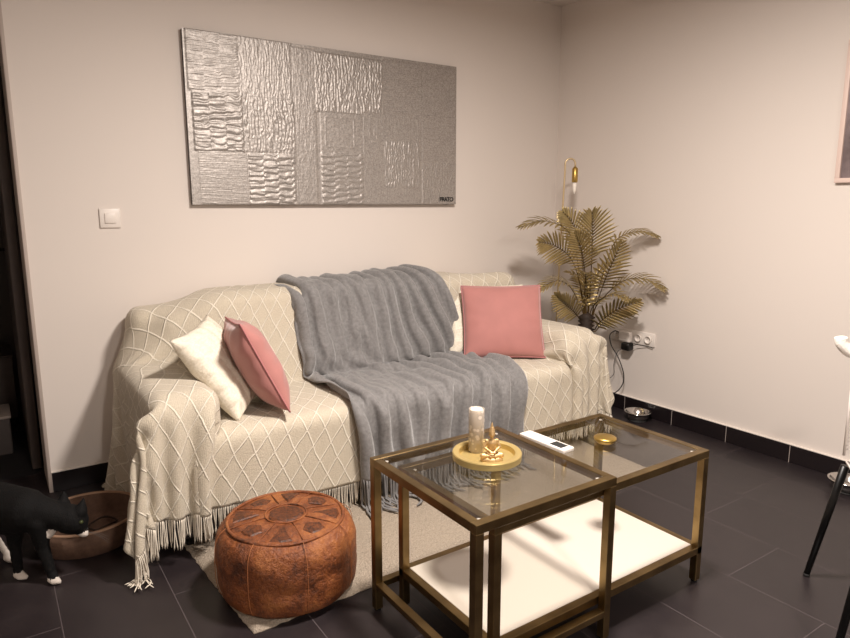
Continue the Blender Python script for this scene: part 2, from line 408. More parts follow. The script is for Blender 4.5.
# ---------------------------------------------------------------- switch, sockets, plug, cables, framed print
t = thing('light_switch', 'square white light switch on the back wall left of the painting', 'light switch', (-2.722, 0, 1.154))
box('plate', (-2.765, -2.681, -.009, 0, 1.154, 1.238), 'plastic_white', t, .003)
box('rocker', (-2.745, -2.701, -.014, -.008, 1.174, 1.218), 'plastic_white', t, .002)
t = thing('socket_plate', 'long white multi-gang power socket plate on the right wall behind the golden palm', 'power socket', (0, -.68, .425))
box('plate', (-.009, 0, -.845, -.50, .428, .508), 'plastic_white', t, .003)
for yy in (-.575, -.650, -.733, -.803):
    bm = bmesh.new(); lathe(bm, [(0, .0), (.017, .0), (.0185, .002), (.019, .012), (.0225, .012), (.0225, .0), (.021, 0)], (0, 0, 0), 24)
    bm.transform(Matrix.Translation((-.0092, yy, .468)) @ Matrix.Rotation(-PI/2, 4, 'Y')); s_ = fin('socket', bm, 'plastic_white', t, True)
    for dz in (-.0095, .0095):
        bm = bmesh.new(); lathe(bm, [(0, 0), (.0025, 0), (.0025, .001), (0, .001)], (0, 0, 0), 8)
        bm.transform(Matrix.Translation((-.0098, yy+dz, .468)) @ Matrix.Rotation(-PI/2, 4, 'Y')); fin('pin_hole', bm, 'plastic_black', s_)
t = thing('plug_adapter', 'white plug adapter pushed into the wall socket beside the palm', 'plug adapter', (-.03, -.66, .44))
bm = bmesh.new(); bx(bm, -.062, -.0215, -.705, -.622, .435, .502, .012, 3); fin('body', bm, 'plastic_white', t, True)
t = thing('black_charger', 'black plug charger hanging under the white adapter on the right wall', 'charger', (-.05, -.66, .40))
bm = bmesh.new(); bx(bm, -.072, -.02, -.712, -.652, .388, .434, .010, 3); fin('body', bm, 'plastic_black', t, True)
bm = bmesh.new(); tube(bm, [(-.045, -.70, .415), (-.03, -.74, .43), (-.013, -.80, .43), (-.012, -.838, .424)], .0022, 6); fin('cord_stub', bm, 'cable_black', t, True)
bm = bmesh.new(); tube(bm, bez([(-.055, -.624, .49), (-.055, -.59, .492), (-.06, -.56, .46), (-.06, -.575, .40), (-.05, -.625, .33), (-.05, -.67, .24), (-.05, -.665, .17), (-.05, -.61, .105), (-.06, -.55, .11), (-.08, -.45, .09), (-.12, -.36, .03), (-.2, -.3, .006)], 8), .0032, 8)
tag(fin('power_cable', bm, 'cable_black', None, True), 'thick black cable looping from the white adapter down to the skirting', 'cable')
bm = bmesh.new(); tube(bm, bez([(-.03, -.645, .39), (-.03, -.60, .36), (-.04, -.585, .28), (-.03, -.58, .215), (-.04, -.53, .17), (-.06, -.46, .175), (-.08, -.40, .12), (-.12, -.33, .01)], 8), .0018, 6)
tag(fin('power_cable', bm, 'cable_black', None, True), 'thin cable running from the black charger behind the sofa arm', 'cable')
t = thing('framed_print', 'pale framed print on the right wall at the right edge', 'framed picture', (0, -2.1, 1.346))
for b in [(-.022, -.001, -2.45, -1.736, 1.346, 1.366), (-.022, -.001, -2.45, -1.736, 1.93, 1.95), (-.022, -.001, -1.756, -1.736, 1.366, 1.93), (-.022, -.001, -2.45, -2.43, 1.366, 1.93)]:
    box('frame_bar', b, 'frame_pink', t, .001)
box('print', (-.012, -.002, -2.43, -1.756, 1.366, 1.93), 'print', t)

# ---------------------------------------------------------------- rug
bm = bmesh.new()
n1, n2 = 90, 64; rng = np.random.default_rng(5); top = []
q = [Vector((-2.645, -1.452, 0)), Vector((-.655, -1.372, 0)), Vector((-.62, -.28, 0)), Vector((-2.72, -.28, 0))]
for j in range(n2+1):
    for i in range(n1+1):
        a, b = i/n1, j/n2; p = (q[0]*(1-a)+q[1]*a)*(1-b) + (q[3]*(1-a)+q[2]*a)*b
        e = min(i, n1-i, j, n2-j); p.z = (.004 if e == 0 else .011) + (0 if e == 0 else rng.random()*.003)
        if e == 0: p += Vector(((rng.random()-.5)*.006, (rng.random()-.5)*.006, 0))
        top.append(bm.verts.new(p))
bot = [bm.verts.new((v.co.x, v.co.y, .0006)) for v in top]
W1 = n1+1
for j in range(n2):
    for i in range(n1):
        a = j*W1+i; bm.faces.new((top[a], top[a+1], top[a+W1+1], top[a+W1]))
        bm.faces.new((bot[a], bot[a+W1], bot[a+W1+1], bot[a+1]))
bd = [i for i in range(W1)] + [j*W1+n1 for j in range(1, n2+1)] + [n2*W1+i for i in range(n1-1, -1, -1)] + [j*W1 for j in range(n2-1, 0, -1)]
for a, b in zip(bd, bd[1:]+bd[:1]): bm.faces.new((top[a], bot[a], bot[b], top[b]))
tag(fin('rug', bm, 'rug', None, True), 'beige short-pile rug under the sofa, pouf and tables', 'rug')
RUGZ = .0135

# ---------------------------------------------------------------- sofa (mostly under the throws)
SOFA = dict(al=(-2.775, -2.545, -.895, -.10, .05, .595), ar=(-.765, -.550, -.885, -.10, .05, .60),
            base=(-2.56, -.72, -.875, -.10, .06, .30), sl=(-2.545, -1.645, -.895, -.30, .29, .435), sr=(-1.64, -.735, -.895, -.30, .29, .435))
t = thing('sofa', 'two-seat dark fabric sofa hidden under cream and grey throws', 'sofa', (-1.64, -.5, 0))
box('base', SOFA['base'], 'sofa_fabric', t, .015)
for k_ in ('al', 'ar'): box('armrest', SOFA[k_], 'sofa_fabric', t, .05, 4)
for k_ in ('sl', 'sr'): box('seat_cushion', SOFA[k_], 'sofa_fabric', t, .035, 4)
box('back_frame', (-2.70, -.585, -.23, -.04, .10, .80), 'sofa_fabric', t, .04, 4)
BACKS = []
for x0, x1, zt in ((-2.61, -1.645, .805), (-1.64, -.61, .872)):
    bm = bmesh.new(); bx(bm, -(x1-x0)/2, (x1-x0)/2, -.09, .09, -.205, .205, .065, 5)
    mm = Matrix.Translation(((x0+x1)/2, -.265, zt-.225)) @ Matrix.Rotation(math.radians(-12), 4, 'X'); bm.transform(mm)
    fin('back_cushion', bm, 'sofa_fabric', t, True); BACKS.append((mm, (x1-x0)/2, .09, .205, .065))
for x_ in (-2.66, -.65):
    for y_ in (-.82, -.18):
        bm = bmesh.new(); lathe(bm, [(0, 0), (.02, 0), (.026, .06), (0, .06)], (x_, y_, .012 if x_ < -.7 or 1 else 0), 16); fin('leg', bm, 'plastic_black', t, True)

def rbox_push(P, mm, he, r, off):
    """push points out of a rounded box; returns displacement and contact mask"""
    if mm is None: Q = P; R = None
    else:
        R = np.array(mm)[:3, :3]; T = np.array(mm)[:3, 3]; Q = (P-T) @ R
    he = np.array(he)-r
    ad = np.abs(Q)-he; sg = np.where(Q >= 0, 1., -1.)
    mx = np.maximum(ad, 0); ln = np.linalg.norm(mx, axis=-1)
    inside = ln < 1e-9
    d = np.where(inside, ad.max(-1), ln) - r
    nrm = np.where(inside[..., None], 0, mx/np.maximum(ln, 1e-9)[..., None])*sg
    ax = ad.argmax(-1); oh = np.eye(3)[ax]*sg; nrm = np.where(inside[..., None], oh, nrm)
    hit = d < off; disp = np.where(hit[..., None], nrm*(off-d)[..., None], 0)
    if R is not None: disp = disp @ R.T
    return disp, hit
COLL = []
for k_, r_ in (('al', .05), ('ar', .05), ('base', .02), ('sl', .035), ('sr', .035)):
    b = SOFA[k_]; c_ = Vector(((b[0]+b[1])/2, (b[2]+b[3])/2, (b[4]+b[5])/2))
    COLL.append((Matrix.Translation(c_), ((b[1]-b[0])/2, (b[3]-b[2])/2, (b[5]-b[4])/2), r_))
COLL.append((Matrix.Translation((-1.642, -.135, .45)), (1.058, .095, .35), .04))
COLL.append((Matrix.Translation((-1.64, -.5, .18)), (1.0, .38, .25), .03))
for mm, hx, hy, hz, r_ in BACKS: COLL.append((mm, (hx, hy, hz), r_))

def sim(P, h, steps=120, iters=7, off=.008, mu=.6, grav=.0011, wall=-.012, pin=None, bend=.25, floor=.006, extra=None, hold=None, shear=.35):
    """a small position-based cloth solver on a rectangular grid"""
    P = P.copy(); V = np.zeros_like(P); hd = h*math.sqrt(2)
    def con(A, B, L, k):
        a, b = P[A], P[B]; d = b-a; l = np.linalg.norm(d, axis=-1, keepdims=True)
        c = d*((l-L)/np.maximum(l, 1e-9)*.5*k); P[A] += c; P[B] -= c
    S = slice
    for st in range(steps):
        prev = P.copy(); V *= .97; V[..., 2] -= grav; P += V
        for it in range(iters):
            for o in (0, 1):
                n = (P.shape[0]-o)//2; m = (P.shape[1]-o)//2
                con((S(o, o+2*n, 2),), (S(o+1, o+1+2*n, 2),), h, .95) if o+1+2*n-1 <= P.shape[0] else None
                con((S(None), S(o, o+2*m, 2)), (S(None), S(o+1, o+1+2*m, 2)), h, .95)
            for o in (0, 1):
                m = (P.shape[0]-1-o+1)//2
                i0 = np.arange(o, P.shape[0]-1, 2)
                con((i0[:, None], np.arange(P.shape[1]-1)[None]), (i0[:, None]+1, np.arange(1, P.shape[1])[None]), hd, shear)
                con((i0[:, None], np.arange(1, P.shape[1])[None]), (i0[:, None]+1, np.arange(P.shape[1]-1)[None]), hd, shear)
            if bend:
                for s_ in (2, 4):
                    for o in range(2):
                        i0 = np.concatenate([np.arange(o*s_+k, P.shape[0]-s_, 2*s_) for k in range(s_)]); con((i0,), (i0+s_,), h*s_, bend/s_)
                        j0 = np.concatenate([np.arange(o*s_+k, P.shape[1]-s_, 2*s_) for k in range(s_)]); con((S(None), j0), (S(None), j0+s_), h*s_, bend/s_)
            if hold is not None: P += (hold[1]-P)*hold[0]
            if it % 2 == 0 or it == iters-1:
                hit = np.zeros(P.shape[:2], bool)
                for mm, he, r_ in COLL:
                    dd, hh = rbox_push(P, mm, he, r_, off); P += dd; hit |= hh
                if extra is not None: hit |= extra(P)
                z = P[..., 2]; fl = z < floor; P[..., 2] = np.maximum(z, floor); P[..., 1] = np.minimum(P[..., 1], wall); hit |= fl
                if pin is not None: P[pin[0]] = pin[1]
        dv = P-prev
        V = np.where(hit[..., None], dv*(1-mu), dv); P = np.where(hit[..., None], prev+dv*(1-mu*.75), P)
        sp = np.linalg.norm(V, axis=-1, keepdims=True); V *= np.minimum(1, .02/np.maximum(sp, 1e-9))
    return P
def cloth_mesh(name, P, UV, mat, parent, thick=.006, sub=1):
    n, m = P.shape[:2]; idx = np.arange(n*m).reshape(n, m)
    f = np.stack([idx[:-1, :-1], idx[1:, :-1], idx[1:, 1:], idx[:-1, 1:]], -1).reshape(-1, 4)
    me = bpy.data.meshes.new(name); me.from_pydata(P.reshape(-1, 3).tolist(), [], f.tolist()); me.update()
    uv = me.uv_layers.new(name='UVMap'); li = np.zeros(len(me.loops), int); me.loops.foreach_get('vertex_index', li)
    uv.data.foreach_set('uv', UV.reshape(-1, 2)[li].ravel())
    o = fin(name, me, mat, parent, True)
    md = o.modifiers.new('sub', 'SUBSURF'); md.levels = md.render_levels = sub
    md = o.modifiers.new('thick', 'SOLIDIFY'); md.thickness = thick; md.offset = 0
    return o
# ---------------------------------------------------------------- throws
def path(pts):
    A = np.array(pts, float); L = np.concatenate([[0], np.cumsum(np.linalg.norm(np.diff(A, axis=0), axis=1))])
    return lambda t: np.stack([np.interp(t, L, A[:, 0]), np.interp(t, L, A[:, 1])], -1)
SEATP = path([(-.018, .55), (-.018, .84), (-.08, .868), (-.27, .868), (-.33, .84), (-.43, .45), (-.90, .448), (-.915, .43), (-.915, -.6)])
ARMP = path([(-.018, .55), (-.018, .81), (-.05, .83), (-.22, .825), (-.27, .63), (-.90, .612), (-.915, .59), (-.915, -.6)])
TF_ARM = .26+.038+.17+.20+.63
def throw(side, x_edge, s_out, s_in, t_len, h, seed, comp=.98, corner=.10, nf=4, skew=0, up=0, gather=.0):
    rng = np.random.default_rng(seed)
    ns, nt = int((s_out+s_in)/h)+1, int(t_len/h)+1
    s = (np.arange(ns)*h - s_out)[:, None]; t = (np.arange(nt)*h)[None]
    S_, T_ = np.broadcast_arrays(s, t); S_ = S_ + skew*(T_-1.); T_ = T_ - up*np.clip((.45-S_)/.45, 0, 1)
    si = np.maximum(S_, 0)
    wa = np.clip(1-(si-.24)/.16, 0, 1)[..., None]
    Q = ARMP(T_)*wa + SEATP(T_)*(1-wa)
    xs = np.where(si < .24, si, np.where(si < .40, .24+(si-.24)*.12, .26+(si-.40)))*comp
    xb = si*.90*comp; wb = np.clip((T_-.60)/.35, 0, 1)
    x = x_edge + side*(xb*(1-wb)+xs*wb)
    x = x - side*gather*np.clip((T_-TF_ARM)/.3, 0, 1)*np.clip(si/.45, 0, 1)
    P = np.stack([x, Q[..., 0], Q[..., 1]], -1)
    out = np.maximum(-S_, 0); dt = np.maximum(T_-TF_ARM, 0)
    e = ARMP(np.minimum(T_, TF_ARM)); r = np.hypot(out, dt); th = np.arctan2(dt, np.maximum(out, 1e-6))
    m = S_ < 0
    wvv = .5-.5*np.cos(th*4*nf)
    b = r*corner + r*.50/nf*wvv*np.minimum(np.sin(th*2)*2, 1)
    P[..., 0] = np.where(m, x_edge - side*(.006 + b*np.cos(th)*np.sin(2*th)**.3), P[..., 0])
    P[..., 1] = np.where(m, e[..., 0] - b*np.sin(th)*np.sin(2*th)**.3, P[..., 1])
    P[..., 2] = np.where(m, e[..., 1]-r*.97, P[..., 2])
    # side drop: soft vertical folds
    sd = m & (T_ < TF_ARM)
    P[..., 0] -= np.where(sd, side*(.5+.5*np.sin(T_*28+seed))*.05*np.minimum(out/.2, 1), 0)
    # loose folds seeded on the hanging parts
    P[..., 1] -= .042*(.5+.5*np.sin(S_*52+seed+1.5*np.sin(S_*11)))*np.minimum(dt/.2, 1)*(S_ > -.02)*np.clip(1.3-S_/.6, .35, 1)
    P += (rng.random(P.shape)-.5)*.004
    P[..., 2] = np.maximum(P[..., 2], .01)
    P[..., 0] = np.minimum(P[..., 0], -.02)
    UV = np.stack([S_*1., T_*1.], -1)
    Wt = np.clip((si-.42)/.1, 0, 1)*np.where(T_ < 1.40, .12, .0) + np.where((si > .3) & (np.abs(T_-1.01) < .05), .25, 0) + np.where((np.abs(si-.40) < .03) & (T_ > 1.0) & (T_ < 1.35), .15, 0)
    Wt = Wt + .035*np.clip(dt/.1, 0, 1)*(S_ > -.5)*(S_ < .6)
    return P, UV, Wt[..., None]
def fringe(name, P, Pin, mat, parent, step, length, rad, rng, twist=False, floor=.012, out=.4):
    """strands hanging from a hem given as a polyline P with inner neighbours Pin"""
    d = np.linalg.norm(np.diff(P, axis=0), axis=1); L = np.concatenate([[0], np.cumsum(d)])
    bm = bmesh.new(); k = 0; s = step/2
    while s < L[-1]:
        p = Vector([np.interp(s, L, P[:, i]) for i in range(3)]); q = Vector([np.interp(s, L, Pin[:, i]) for i in range(3)])
        dr = (p-q).normalized(); ln = length*(.8+.4*rng.random()); lat = Vector((rng.normal(), rng.normal(), 0))*.18
        pts = [p.copy()]; cur = p.copy(); dd = dr.copy(); nseg = 8
        hd = Vector((dr.x+lat.x*.5, dr.y+lat.y*.5 - out, 0))
        hd = hd.normalized() if hd.length > 1e-3 else Vector((0, -1, 0))
        for j in range(nseg):
            dd = (dd*.55 + Vector((lat.x*.35, lat.y*.35, -1))*.6).normalized()
            nx = cur + dd*ln/nseg
            if nx.z < floor:
                hd = (hd + Vector((rng.normal(), rng.normal(), 0))*.25).normalized(); nx = cur + hd*ln/nseg; nx.z = max(floor, min(cur.z, floor+.001)) + rng.random()*.004
            pts.append(nx); cur = nx
        rr = [rad*(1.0 if j < nseg-1 else 1.25) for j in range(nseg+1)]; rr[-1] = rad*.5
        tube(bm, pts, rr, 5 if not twist else 6); s += step*(.75+.5*rng.random())
    o = fin(name, bm, mat, parent, True, mods=['keep']); return tag(o, kind='stuff')
import time; _t = time.time()
def tuck(P, x0, x1, off=.007):
    """lay the hidden middle of a throw flat on the sofa under the grey one"""
    for _ in range(3):
        best = np.full(P.shape[:2], 9.); mv = np.zeros_like(P)
        for mm, he, r_ in COLL:
            dd, hh = rbox_push(P, mm, he, r_, .2); l = .2-np.linalg.norm(dd, axis=-1); l = np.where(hh, l, 9.)
            b = l < best; best = np.where(b, l, best); mv = np.where(b[..., None], dd/np.maximum(np.linalg.norm(dd, axis=-1, keepdims=True), 1e-9), mv)
        w_ = np.clip((P[..., 0]-x0)/.06, 0, 1)*np.clip((x1-P[..., 0])/.06, 0, 1)*(best < .1)*(P[..., 2] > .09)
        P = P - mv*((best-off)*w_)[..., None]
    P[..., 1] = np.minimum(P[..., 1], -.01)
    return P
# left throw
h_ = .021
P, UV, Wt = throw(1, -2.80, .43, 1.24, 1.78, h_, 1, skew=.02, up=.035, gather=.12)
P = sim(P, h_, 110, 6, .008, .6, bend=.10, shear=.14, hold=(Wt, P.copy()))
P = tuck(P, -1.96, 0)
PL = P
t = thing('knit_throw', 'cream diamond-knit fringed throw draped over the left arm and left seat down to the floor', 'throw blanket', (-2.4, -.5, 0))
cloth_mesh('knit_cloth', P, UV, 'cream_knit', t, .007)
rng = np.random.default_rng(11)
fringe('fringe', P[:, -1], P[:, -2], 'cream_thread', t, .0068, .095, .0019, rng)
# right throw
P, UV, Wt = throw(-1, -.553, .24, 1.16, 1.80, h_, 4, skew=.04, up=.03, gather=.09)
P = sim(P, h_, 110, 6, .008, .6, bend=.10, shear=.14, hold=(Wt, P.copy()))
P = tuck(P, -9, -1.19)
PR = P
t = thing('knit_throw', 'cream diamond-knit fringed throw draped over the right arm and right seat', 'throw blanket', (-.9, -.5, 0))
cloth_mesh('knit_cloth', P, UV, 'cream_knit', t, .007)
fringe('fringe', P[:, -1], P[:, -2], 'cream_thread', t, .0068, .085, .0019, rng)
# grey fleece throw in the middle
def grey():
    h = .0165; ns, nt = int(1.34/h), int(1.83/h)
    s = np.linspace(0, 1, ns)[:, None]; t_ = (np.arange(nt)*h)[None]
    # compression map: gathered on the right and along the left edge
    ks = [0, .10, .50, 1.0]; kx = [0, .055, .50, 1.0]
    x = -2.015 + .875*np.interp(s, ks, kx)
    Q = SEATP(t_); Pq = SEATP(t_+.01); tg = Pq-Q; tg /= np.linalg.norm(tg, axis=-1, keepdims=True)+1e-9
    nr = np.stack([tg[..., 1]*1, -tg[..., 0]], -1)     # outward normal in the y-z plane
    nr = np.where((Q[..., 1:2] < .85) & (Q[..., 0:1] > -.03), 0, nr)
    amp = np.interp(s, [0, .05, .14, .22, .50, .62, .72, 1], [.028, .032, .010, .004, .006, .022, .036, .030])
    u = s + .10*np.sin(t_*2.1+.6)*s*(1-s)*2 + .035*np.sin(t_*5.3+s*6)
    ph = np.interp(u, [0, .12, .30, .52, .62, .72, .80, .90, 1], [0, 1.1, 1.7, 2.6, 3.8, 5.1, 6.0, 7.3, 8.3])*2*PI
    md = .55+.45*np.sin(t_*4.1+s*13+1)*np.sin(t_*2.3-s*7)
    crease = .018*np.exp(-((t_-1.0-.25*(s-.4))/.035)**2)*np.sin(s*21+1) + .012*np.exp(-((t_-1.12-.5*(s-.5))/.03)**2)
    wv = (np.sin(ph)*.5+.5)*amp*(.45+.75*md) + .012 + np.maximum(crease, 0) + .008*np.sin(s*17+t_*9)*np.sin(t_*13-s*5)
    dxx = .10*np.sin(np.clip((t_-.35)/1.3, 0, 1)*PI)*(s-.25) + .03*np.clip((t_-.45)/.6, 0, 1)*(1-s)
    x = x - .11*s**2*np.clip(1-(t_-.45)/.65, 0, 1)
    P = np.stack([x+dxx+0*t_, Q[..., 0]+nr[..., 0]*wv, Q[..., 1]+nr[..., 1]*wv], -1)
    P[..., 2] -= .055*np.clip(1-s/.14, 0, 1)**1.5*np.clip(1-np.abs(t_-.42)/.35, 0, 1)
    P[..., 2] = np.maximum(P[..., 2], .012)
    UV = np.stack([s*1.34+0*t_, t_+0*s], -1)
    Wg = np.where(t_ < 1.45, .10, .03)+0*s
    P = sim(P, h, 40, 6, .021, .75, bend=.5, floor=.02, grav=.0007, hold=(Wg[..., None], P.copy()))
    i, j = np.meshgrid(np.arange(P.shape[0]), np.arange(P.shape[1]), indexing='ij')
    nz = sum(a_*np.sin(i*fx+j*fy+p_) for a_, fx, fy, p_ in ((1, .21, .13, 0), (.8, .37, -.19, 1), (.6, .11, .43, 2), (.5, .55, .31, 3), (.5, -.29, .61, 4)))
    P[..., 1] -= .0042*(nz+1.2)*.7; P[..., 2] += .0042*(nz+1.2)*.7*(P[..., 2] > .3)
    return P, UV
P, UV = grey(); PG = P
t = thing('fleece_throw', 'crumpled grey fleece throw with thick fringe over the middle of the sofa', 'throw blanket', (-1.6, -.5, 0))
cloth_mesh('fleece_cloth', P, UV, 'grey_fleece', t, .006)
fringe('fringe', P[:, -1], P[:, -2], 'grey_thread', t, .015, .20, .0048, rng, True, .021, out=1.1)
print('sim time', time.time()-_t)
# ---------------------------------------------------------------- nesting tables
def legs(t, x0, x1, y0, y1, zt, b=.025, ground=None):
    for i, (lx, ly) in enumerate(((x0, y0), (x1-b, y0), (x0, y1-b), (x1-b, y1-b))):
        zf = 0.0
        l = box('leg', (lx, lx+b, ly, ly+b, zf+.008, zt-b), 'brass', t, .0012, 1)
        bm = bmesh.new(); lathe(bm, [(0, 0), (.009, 0), (.010, .002), (.010, .008), (0, .008)], (lx+b/2, ly+b/2, zf), 16); fin('foot', bm, 'rubber', l, True)
def rim(t, name, x0, x1, y0, y1, z0, z1, b=.025):
    box(name, (x0, x1, y0, y0+b, z0, z1), 'brass', t, .0012, 1); box(name, (x0, x1, y1-b, y1, z0, z1), 'brass', t, .0012, 1)
    box(name, (x0, x0+b, y0+b, y1-b, z0, z1), 'brass', t, .0012, 1); box(name, (x1-b, x1, y0+b, y1-b, z0, z1), 'brass', t, .0012, 1)
def pads(t, x0, x1, y0, y1, z, b=.025):
    for px_ in (x0+b+.012, x1-b-.012):
        for py_ in (y0+b+.012, y1-b-.012):
            bm = bmesh.new(); lathe(bm, [(0, 0), (.006, 0), (.006, .003), (0, .003)], (px_, py_, z), 12); fin('pad', bm, 'plastic_white', t, True)
AX0, AX1, AY0, AY1, AZ = -2.2915, -1.79, -2.052, -1.537, .5027
t = thing('side_table', 'square brass-framed glass table, taller of the two nested tables, carrying the golden tray', 'coffee table', ((AX0+AX1)/2, (AY0+AY1)/2, 0))
legs(t, AX0, AX1, AY0, AY1, AZ); rim(t, 'top_rail', AX0, AX1, AY0, AY1, AZ-.025, AZ)
box('lower_rail', (AX0, AX0+.025, AY0+.025, AY1-.025, .078, .098), 'brass', t, .001, 1)
box('lower_rail', (AX0+.025, AX1-.025, AY0, AY0+.025, .078, .098), 'brass', t, .001, 1)
box('lower_rail', (AX0+.025, AX1-.025, AY1-.025, AY1, .078, .098), 'brass', t, .001, 1)
box('glass_top', (AX0+.0255, AX1-.0255, AY0+.0255, AY1-.0255, AZ-.0075, AZ-.0015), 'glass', t)
pads(t, AX0, AX1, AY0, AY1, AZ-.011)
BX0, BX1, BY0, BY1, BZ = -2.2095, -1.302, -2.024, -1.565, .4658
t = thing('coffee_table', 'long low brass-framed glass table with a white lower shelf, nested under the taller one', 'coffee table', ((BX0+BX1)/2, (BY0+BY1)/2, 0))
legs(t, BX0, BX1, BY0, BY1, BZ); rim(t, 'top_rail', BX0, BX1, BY0, BY1, BZ-.025, BZ)
rim(t, 'shelf_rail', BX0, BX1, BY0, BY1, .105, .130)
box('glass_top', (BX0+.0255, BX1-.0255, BY0+.0255, BY1-.0255, BZ-.0075, BZ-.0015), 'glass', t)
pads(t, BX0, BX1, BY0, BY1, BZ-.011)
box('shelf', (BX0+.0255, BX1-.0255, BY0+.0255, BY1-.0255, .115, .131), 'white_laminate', t, .001, 1)

# things on the tables
ZG = AZ-.0015; TC = (-2.003, -1.740)
bm = bmesh.new(); lathe(bm, [(0, .0), (.096, 0), (.103, .003), (.104, .021), (.102, .024), (.087, .024), (.084, .022), (.082, .007), (0, .007)], (TC[0], TC[1], ZG), 64)
o = fin('tray', bm, 'tray_gold', None); smooth_by_angle(o, 35); tag(o, 'round golden tray with raised rim on the glass table', 'tray')
CC = (TC[0]-.000, TC[1]+.052)
t = thing('candle', 'tall whitish pillar candle in printed glass standing on the golden tray', 'candle', (CC[0], CC[1], ZG+.007))
bm = bmesh.new(); lathe(bm, [(0, 0), (.022, 0), (.024, .003), (.024, .134), (.0225, .136), (.021, .134), (.021, .006), (0, .004)], (CC[0], CC[1], ZG+.0073), 32)
fin('glass_holder', bm, 'candle_glass', t, True)
bm = bmesh.new(); lathe(bm, [(0, 0), (.0195, 0), (.0195, .127), (.017, .131), (.011, .127), (0, .126)], (CC[0], CC[1], ZG+.012), 28); w_ = fin('wax', bm, 'wax', t, True)
bm = bmesh.new(); tube(bm, [(CC[0], CC[1], ZG+.136), (CC[0]+.001, CC[1], ZG+.142), (CC[0]+.003, CC[1], ZG+.146)], .001, 6); fin('wick', bm, 'text_black', w_, True)
def fuse(o, vox, smooth=4, fac=.5):
    m_ = o.modifiers.new('remesh', 'REMESH'); m_.mode = 'VOXEL'; m_.voxel_size = vox; m_.use_smooth_shade = True
    if smooth: m_ = o.modifiers.new('smooth', 'SMOOTH'); m_.iterations = smooth; m_.factor = fac
    bpy.context.view_layer.update()
    me = bpy.data.meshes.new_from_object(o.evaluated_get(bpy.context.evaluated_depsgraph_get()))
    o.modifiers.clear(); me.name = o.name; o.data = me
    for p in me.polygons: p.use_smooth = True
    return o
def capsule(bm, a, b, ra, rb, n=6):
    a, b = Vector(a), Vector(b)
    for i in range(n+1):
        f = i/n; ball(bm, a.lerp(b, f), ra+(rb-ra)*f, u=12, v=8)
def buddha():
    bm = bmesh.new(); s = 1.0
    lathe(bm, [(0, 0), (.036, 0), (.040, .005), (.037, .011), (.033, .014), (0, .014)], (0, 0, 0), 32, (1, .72))
    ball(bm, (0, .004, .020), .018, (1.35, 1.0, .7))                                        # hips
    for s_ in (-1, 1):
        capsule(bm, (s_*.012, .002, .021), (s_*.034, -.006, .019), .0100, .0085)             # thigh
        capsule(bm, (s_*.034, -.006, .019), (-s_*.008, -.020, .020), .0082, .0050)           # crossed shin
        capsule(bm, (s_*.019, .004, .063), (s_*.028, .000, .045), .0062, .0052)              # upper arm
        capsule(bm, (s_*.028, .000, .045), (s_*.005, -.018, .034), .0050, .0038)             # forearm
        ball(bm, (s_*.004, -.020, .033), .0050, (1.2, .8, .6))
        ball(bm, (s_*.0105, .001, .087), .0030, (.5, .7, 1.9))                               # ear
        ball(bm, (s_*.018, .004, .065), .0085, (1, .8, .8))
    capsule(bm, (0, .005, .026), (0, .004, .058), .0140, .0165); ball(bm, (0, .003, .058), .0165, (1.15, .75, .9))
    capsule(bm, (0, .003, .068), (0, .002, .078), .0062, .0058)
    ball(bm, (0, .000, .088), .0105, (.9, .95, 1.12)); ball(bm, (0, -.0102, .086), .0022, (.7, 1, 1.4)); ball(bm, (0, -.008, .0805), .0026, (1.3, .8, .5))
    ball(bm, (0, .002, .095), .0108, (1, 1, .75)); lathe(bm, [(0, 0), (.0098, 0), (.0085, .006), (.0075, .008), (.0070, .012), (.0045, .016), (.0042, .019), (.0018, .027), (0, .031)], (0, .002, .0975), 20)
    bm.transform(Matrix.Translation((TC[0]-.010, TC[1]-.034, ZG+.0073)) @ Matrix.Rotation(math.radians(-28), 4, 'Z') @ Matrix.Diagonal((.84, .84, .93, 1)))
    o = fuse(fin('buddha_figurine', bm, 'buddha_gold', None, True), .0009, 2)
    tag(o, 'small golden seated buddha figurine on the round tray', 'figurine')
buddha()
ZB = BZ-.0015
t = thing('remote_control', 'white remote control with a dark display beside the brass frame', 'remote control', (-1.697, -1.68, ZB))
R_ = Matrix.Translation((-1.697, -1.679, ZB)) @ Matrix.Rotation(math.radians(2), 4, 'Z')
bm = bmesh.new(); bx(bm, -.026, .026, -.100, .100, .0003, .0130, .003, 3); bm.transform(R_); fin('body', bm, 'plastic_white', t, True)
bm = bmesh.new(); bx(bm, -.018, .018, -.082, -.030, .0125, .0136, .0005, 1); bm.transform(R_); fin('display', bm, 'screen', t)
for (bx_, by_) in ((-.012, .0), (.012, .0), (0, .02), (-.012, .045), (.012, .045)):
    bm = bmesh.new(); bx(bm, bx_-.005, bx_+.005, by_-.004, by_+.004, .0125, .0140, .0005, 1); bm.transform(R_); fin('button', bm, 'frame_pink', t)
bm = bmesh.new(); lathe(bm, [(0, 0), (.026, 0), (.030, .003), (.036, .010), (.038, .015), (.037, .018), (.033, .021), (.012, .023), (0, .0235)], (-1.527, -1.784, ZB+.0003), 40)
tag(fin('trinket_dish', bm, 'gold_paint', None, True), 'small round golden lidded dish on the low glass table', 'dish')

